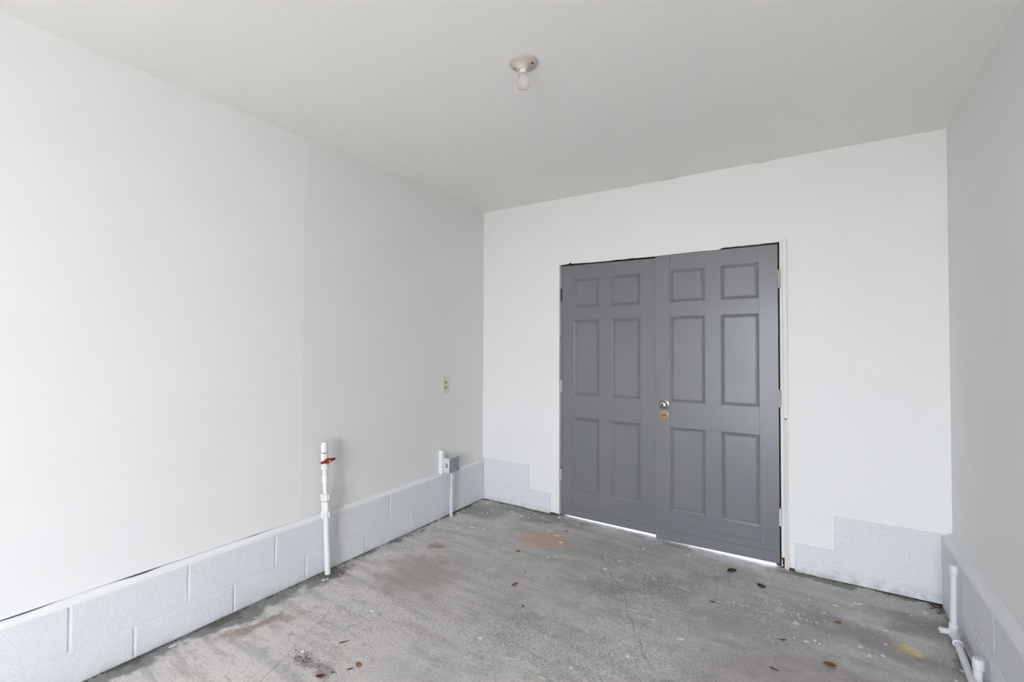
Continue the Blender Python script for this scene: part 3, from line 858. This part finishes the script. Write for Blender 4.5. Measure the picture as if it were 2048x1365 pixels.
# handle: stem towards the room, red butterfly lever
vc = at(0.650)
out = Vector((1, -0.1, 0)).normalized()
stem = tube('valve_stem', vc + out * 0.012, vc + out * 0.032, 0.0095, M['red'], sp, 16)
hc = vc + out * 0.036
side = Vector((0.18, 1, 0.05)).normalized()
upv = out.cross(side).normalized()
bm = bmesh.new()
prof = [(-0.041, 0.005, 0.004), (-0.034, 0.0075, 0.006), (-0.020, 0.0085, 0.0075), (-0.011, 0.0125, 0.011), (0, 0.0145, 0.0120), (0.011, 0.0125, 0.011), (0.020, 0.0085, 0.0075), (0.034, 0.0075, 0.006), (0.041, 0.005, 0.004)]
rows = []
for d, hz, ht in prof:
    o_ = hc + side * d + upv * (0.004 * (d / 0.041))
    rows.append([bm.verts.new(o_ + out * (math.cos(2 * math.pi * i / 10)) * ht * 0.75 + upv * math.sin(2 * math.pi * i / 10) * hz) for i in range(10)])
for a, b in zip(rows, rows[1:]):
    for i in range(10): bm.faces.new((a[i], a[(i + 1) % 10], b[(i + 1) % 10], b[i]))
bm.faces.new(rows[0]); bm.faces.new(rows[-1][::-1])
hd = finish('valve_handle', bm, M['red'], sp, smooth=50)
hd['label'] = 'red butterfly valve handle'
lathe_obj('handle_cap', [(0, 0), (0.0070, 0), (0.0065, 0.002), (0, 0.0025)], hc + out * 0.0085 + side * 0.004, out, M['red_light'], hd, 18)

# ------------------------------------------------------------------ drain pipes at the foot of the right wall
dp = empty('drain_pipe', (2.838, -0.40, zf(2.838, -0.4)))
tag(dp, 'white plastic pipe run with two capped risers along the right wall', 'pipe')
rz0 = 0.030
tube('riser', (2.8375, -0.400, rz0), (2.8405, -0.400, 0.300), 0.0125, M['pvc_grey'], dp)
cap = lathe_obj('cap', [(0.0135, 0), (0.0155, 0.0015), (0.0158, 0.034), (0.0140, 0.0375), (0.0, 0.0385)], (2.8404, -0.400, 0.285), (0, 0, 1), M['pvc_grey'], dp, 24)
tee = tube('tee', (2.8375, -0.400, 0.008), (2.8377, -0.400, 0.072), 0.0160, M['pvc_grey'], dp)
# open stub pointing into the room
stub = lathe_obj('stub', [(0.0125, 0.0), (0.0125, 0.048), (0.0100, 0.048), (0.0100, 0.020), (0.0, 0.020)], (2.8375, -0.404, 0.0300), Vector((-1, -0.10, 0.0)), M['pvc_grey'], dp, 22)
lathe_obj('stub_bore', [(0, 0.022), (0.0098, 0.022), (0.0098, 0.043), (0, 0.043)], (2.8375, -0.404, 0.0300), Vector((-1, -0.10, 0.0)), M['black'], stub, 18)
# the run along the wall
pa = Vector((2.8370, -0.400, 0.030)); pb = Vector((2.8020, -0.980, 0.024))
dr = (pb - pa).normalized()
el = tube('coupling', pa + dr * 0.018, pa + dr * 0.105, 0.0158, M['pvc_grey'], dp)
for q in (0.024, 0.100):
    lathe_obj('coupling_rim', [(0.0155, -0.003), (0.0180, -0.002), (0.0180, 0.002), (0.0155, 0.003)], pa + dr * q, dr, M['pvc_grey'], el, 24, closed=False)
tube('run', pa, pb, 0.0130, M['pvc_grey'], dp)
tube('riser', (2.8340, -0.740, zf(2.83, -0.74)), (2.8365, -0.740, 0.085), 0.0140, M['pvc_grey'], dp)
lathe_obj('cap', [(0.0150, 0), (0.0172, 0.0015), (0.0176, 0.034), (0.0155, 0.0395), (0.0, 0.0405)], (2.8364, -0.740, 0.068), (0, 0, 1), M['pvc_grey'], dp, 24)

# ------------------------------------------------------------------ loose things on the slab
def leaf(name, x, y, L, w, rot, m, label, curl=0.25, lift=0.0, fold=0.35, group=None, cat='leaf', tip=1.0):
    bm = bmesh.new()
    z0 = zf(x, y) + 0.0016
    K = 8
    rows = []
    for i in range(K + 1):
        t = i / K
        s = -L / 2 + L * t
        ww = w / 2 * (math.sin(math.pi * min(1, max(0, t))) ** 0.7) * (1 if tip == 1 else (1 - 0.5 * t)) + 0.0003
        zz = curl * L * (2 * t - 1) ** 2 * 0.4 + lift * t
        jag = 1 + 0.14 * math.sin(i * 2.7)
        rows.append([(s, -ww * jag, zz + fold * ww), (s, 0, zz), (s, ww * jag, zz + fold * ww * 0.8)])
    c, s_ = math.cos(rot), math.sin(rot)
    vr = []
    for th in (0.0, 0.0009):
        vr.append([[bm.verts.new((x + a * c - b * s_, y + a * s_ + b * c, z0 + zz + th)) for a, b, zz in r] for r in rows])
    for lay in vr:
        for A, B in zip(lay, lay[1:]):
            for i in range(2): bm.faces.new((A[i], A[i + 1], B[i + 1], B[i]))
    A, B = vr
    for i in range(K):
        for k in (0, 2): bm.faces.new((A[i][k], A[i + 1][k], B[i + 1][k], B[i][k]))
    for r in (0, K):
        for k in (0, 1): bm.faces.new((A[r][k], A[r][k + 1], B[r][k + 1], B[r][k]))
    o = finish(name, bm, m, loc=(x, y, z0), smooth=50)
    tag(o, label, cat, group)
    # stem
    bm = bmesh.new()
    e = Vector((x - c * L * 0.5, y - s_ * L * 0.5, z0 + 0.4 * curl * L))
    lathe(bm, [(0.0007, 0), (0.0005, L * 0.22)], e, (-c, -s_, -0.12), 6)
    finish('stem', bm, m, o)
    return o
leaf('leaf', 1.9323, -0.2093, 0.064, 0.042, 0.85, M['leaf_dark'], 'dark olive oval leaf lying just in front of the right door', 0.15)
leaf('leaf', 2.0901, -0.3146, 0.050, 0.034, -0.55, M['leaf_dark'], 'dark curled leaf on the slab, out from the foot of the right jamb', 0.35)
leaf('leaf', 1.8926, -0.6293, 0.028, 0.012, 0.2, M['leaf_dark'], 'tiny dark leaf fragment in the middle of the floor before the right door', 0.3)
leaf('leaf', 2.2037, -0.7858, 0.030, 0.010, 0.45, M['leaf_red'], 'small dark red leaf sliver between the two brown leaves on the right floor', 0.5)
leaf('leaf', 2.3726, -0.8712, 0.044, 0.032, 0.10, M['leaf_brown'], 'crumpled orange-brown leaf nearest the viewer on the right floor', 0.45, fold=0.7)
leaf('leaf', 2.4195, -0.4826, 0.032, 0.015, 0.35, M['leaf_brown'], 'small orange-brown leaf on the floor beyond the yellow stain', 0.3)
leaf('leaf', 0.972, -1.0498, 0.050, 0.013, 1.25, M['leaf_brown'], 'narrow rolled brown leaf in the middle of the floor', 0.08, fold=1.0)
leaf('leaf', 0.7142, -2.0463, 0.034, 0.016, 0.8, M['leaf_red'], 'curled red-brown leaf at the bottom edge of the picture', 0.4)
leaf('leaf', 0.8857, -0.2364, 0.028, 0.014, -0.4, M['leaf_red'], 'tiny red-brown leaf at the far rim of the salmon floor patch', 0.4)
leaf('leaf', 0.7724, -0.6938, 0.032, 0.014, 0.7, M['leaf_brown'], 'small tan leaf scrap at the near rim of the salmon patch', 0.2)
def twig(x, y, L, rot, r, m, label, name='twig'):
    d = Vector((math.cos(rot), math.sin(rot), 0))
    z0 = zf(x, y) + r + 0.0012
    bm = bmesh.new()
    c0 = Vector((x, y, z0)) - d * L / 2
    lathe(bm, [(0, 0), (r * 0.6, L * 0.02), (r, L * 0.3), (r * 0.9, L * 0.6), (r * 0.4, L * 0.97), (0, L)], c0, d + Vector((0, 0, 0.03)), 8)
    o = finish(name, bm, m, loc=(x, y, z0 - r), smooth=60)
    tag(o, label, 'twig')
twig(0.6169, -1.8658, 0.044, 0.95, 0.0022, M['twig'], 'thin black twig lying on the pale floor at lower left')
twig(2.1838, -1.0206, 0.034, -0.25, 0.0028, M['twig'], 'short dark twig near the bottom edge, left of the brown leaf')
twig(0.7755, -1.9584, 0.026, 0.9, 0.0022, M['leaf_red'], 'short reddish twig beside the brown wood chip')
twig(0.7376, -2.0057, 0.018, 0.6, 0.0022, M['twig'], 'stubby black twig between the grime patch and the bottom edge')
twig(0.9484, -0.9000, 0.024, 1.5, 0.0016, M['twig'], 'tiny dark twig on the floor short of the salmon patch')
def chip(x, y, s, m, label, name='wood_chip', cat='chip'):
    z0 = zf(x, y) + 0.0015
    random.seed(int(x * 1000))
    bm = bmesh.new()
    k = 7
    A = []; B = []
    for i in range(k):
        a = 2 * math.pi * i / k
        r = s * (0.75 + 0.4 * random.random())
        A.append(bm.verts.new((x + r * math.cos(a), y + r * math.sin(a) * 0.8, z0)))
        B.append(bm.verts.new((x + r * 0.85 * math.cos(a), y + r * 0.85 * math.sin(a) * 0.8, z0 + s * 0.5 + 0.15 * s * random.random())))
    bm.faces.new(A[::-1]); bm.faces.new(B)
    for i in range(k): bm.faces.new((A[i], A[(i + 1) % k], B[(i + 1) % k], B[i]))
    tag(finish(name, bm, m, loc=(x, y, z0)), label, cat)
chip(0.7851, -1.9254, 0.013, M['chip'], 'square brown wood chip on the floor at lower left')
chip(1.1119, -1.1977, 0.006, M['twig'], 'small black crumb in the middle of the floor', 'crumb', 'crumb')
chip(1.4189, -0.2150, 0.007, M['fleck'], 'small white plaster crumb before the meeting of the doors', 'plaster_crumb', 'crumb')
chip(0.5263, -2.0003, 0.010, M['fleck'], 'white plaster crumb beside the black grime patch', 'plaster_crumb', 'crumb')

# ------------------------------------------------------------------ paint flecks, dirt and crumbs (uncountable)
def fleck_mesh(bm, x, y, rx_, ry_, rot):
    k = random.choice((6, 7, 8, 9))
    z0 = zf(x, y) + 0.0032
    c, s_ = math.cos(rot), math.sin(rot)
    ph = random.random() * 6
    A = []
    for i in range(k):
        a = 2 * math.pi * i / k
        f = 0.62 + 0.55 * random.random()
        u, v = rx_ * f * math.cos(a), ry_ * f * math.sin(a)
        A.append((x + u * c - v * s_, y + u * s_ + v * c))
    lo = [bm.verts.new((p[0], p[1], z0 - 0.004)) for p in A]
    hi = [bm.verts.new((p[0], p[1], z0)) for p in A]
    bm.faces.new(hi)
    for i in range(k): bm.faces.new((lo[i], lo[(i + 1) % k], hi[(i + 1) % k], hi[i]))
random.seed(11)
bm = bmesh.new()
for x, y, a, b, r in ((1.821, -1.028, .016, .010, .3), (1.665, -1.266, .011, .008, .2), (1.499, -1.462, .011, .007, 0), (0.0705, -0.749, .022, .012, .4),
                      (1.0839, -1.516, .014, .010, 0), (0.2332, -1.739, .013, .008, .6), (0.0407, -2.280, .018, .007, 1.5), (2.514, -0.222, .022, .007, .3), (1.58, -0.555, .010, .006, .4), (1.31, -0.60, .016, .007, .5), (2.60, -0.43, .016, .008, .2), (2.42, -0.47 + .16, .014, .006, .2),
                      (0.30, -0.55, .022, .010, .3), (0.23, -0.62, .018, .009, .2), (0.10, -0.09, .020, .009, .3), (0.36, -0.12, .016, .006, .2), (0.47, -0.16, .018, .006, .2), (0.62, -0.10, .014, .006, 0), (0.86, -0.33, .024, .009, .2), (0.78, -0.29, .02, .007, .2), (0.93, -0.42, .018, .006, 0),
                      (1.00, -0.62, .014, .006, .3), (0.96, -0.66, .014, .006, .2), (1.53, -0.51, .008, .005, 0), (0.42, -1.72, .012, .009, 0), (0.53, -1.64, .012, .008, 0), (0.10, -2.10, .012, .006, 1), (0.13, -1.98, .01, .006, 1)):
    fleck_mesh(bm, x, y, a, b, r)
def spray(n, x0, x1, y0, y1, smin, smax, pw=2.2):
    for _ in range(n):
        x, y = random.uniform(x0, x1), random.uniform(y0, y1)
        s = smin + (smax - smin) * random.random() ** pw
        fleck_mesh(bm, x, y, s * random.uniform(1, 1.8), s, random.uniform(0, 3.14))
spray(36, 0.03, 2.84, -2.3, -0.04, 0.0015, 0.005)
spray(50, 0.03, 0.7, -0.9, -0.03, 0.002, 0.008)
spray(34, 0.03, 0.35, -2.2, -0.9, 0.002, 0.007)
spray(40, 2.15, 2.83, -0.75, -0.04, 0.002, 0.009)
spray(26, 2.1, 2.4, -0.62, -0.42, 0.002, 0.008)
spray(22, 1.3, 2.2, -0.6, -0.1, 0.002, 0.006)
tag(finish('paint_flecks', bm, M['fleck']), 'white paint flecks and drips scattered over the concrete floor', 'paint flecks', kind='stuff')
bm = bmesh.new()
for x, y, a, b, r in ((1.6575, -0.941, .027, .017, -.2), (1.2583, -1.536, .040, .020, 0.1), (1.4286, -1.567, .022, .014, 0), (1.58, -0.915, .03, .012, .2), (1.90, -0.60, .032, .012, .3), (1.75, -0.57, .034, .010, -.3), (2.03, -0.56, .03, .014, .5), (1.35, -0.45, .022, .010, .3)):
    fleck_mesh(bm, x, y, a, b, r)
tag(finish('patch_spots', bm, M['fleck_beige']), 'pale grey filler spots dotted over the middle of the floor', 'filler spots', kind='stuff')

def crumb(bm, x, y, s):
    z = zf(x, y)
    m_ = Matrix.Translation((x, y, z + s * 0.25)) @ Matrix.Rotation(random.random() * 6, 4, 'Z') @ Matrix.Diagonal((s * random.uniform(.7, 1.5), s, s * random.uniform(.4, .8), 1))
    r = bmesh.ops.create_icosphere(bm, subdivisions=1, radius=1.0, matrix=m_)
    for v in r['verts']: v.co += Vector((random.uniform(-1, 1), random.uniform(-1, 1), random.uniform(-.5, .5))) * s * 0.28
random.seed(21)
bm = bmesh.new()
for _ in range(420):                     # along the left wall
    y = -0.02 - 2.9 * random.random() ** 0.8
    crumb(bm, 0.004 + abs(random.gauss(0, 0.006)), y, random.uniform(0.0012, 0.0042))
for _ in range(70): crumb(bm, 0.03 + abs(random.gauss(0, .03)), -1.52 + random.gauss(0, .06), random.uniform(0.001, 0.0035))
tag(finish('dirt_crumbs', bm, M['dirt']), 'dark dirt and crumbs gathered along the foot of the left wall', 'dirt', kind='stuff')
bm = bmesh.new()
for _ in range(110): crumb(bm, random.uniform(2.22, 2.83), -0.005 - abs(random.gauss(0, 0.006)), random.uniform(0.0012, 0.0048))
tag(finish('dirt_crumbs', bm, M['dirt']), 'dark crumbs along the foot of the far wall right of the doors', 'dirt', kind='stuff')
bm = bmesh.new()
for _ in range(70): crumb(bm, random.uniform(0.02, 0.70), -0.005 - abs(random.gauss(0, 0.006)), random.uniform(0.0012, 0.0048))
tag(finish('dirt_crumbs', bm, M['dirt']), 'dark crumbs along the foot of the far wall left of the doors', 'dirt', kind='stuff')
bm = bmesh.new()
for _ in range(80):
    y = -0.02 - random.random() * 0.9
    crumb(bm, rb(y) - 0.006 - abs(random.gauss(0, 0.012)), y, random.uniform(0.0015, 0.006))
for _ in range(26): crumb(bm, 2.845 + random.gauss(0, .012), -0.02 - abs(random.gauss(0, .012)), random.uniform(0.003, 0.008))
tag(finish('dirt_crumbs', bm, M['dirt']), 'brown dirt and debris in the right corner and under the pipes', 'dirt', kind='stuff')
bm = bmesh.new()
for _ in range(60): crumb(bm, 0.565 + random.gauss(0, .03), -2.02 + random.gauss(0, .022), random.uniform(0.001, 0.0035))
for _ in range(30): crumb(bm, 0.67 + random.gauss(0, .05), -2.03 + random.gauss(0, .02), random.uniform(0.001, 0.003))
tag(finish('dirt_crumbs', bm, M['dirt']), 'patch of black gritty crumbs on the floor at lower left', 'dirt', kind='stuff')
bm = bmesh.new()
for _ in range(14): crumb(bm, 0.715 + abs(random.gauss(0, .022)), -0.008 - abs(random.gauss(0, .014)), random.uniform(0.003, 0.0075))
for _ in range(12): crumb(bm, 2.19 + random.gauss(0, .02), -0.012 - abs(random.gauss(0, .012)), random.uniform(0.002, 0.006))
tag(finish('plaster_crumbs', bm, M['fleck']), 'pale plaster crumbs fallen at the foot of both door jambs', 'plaster crumbs', kind='stuff')
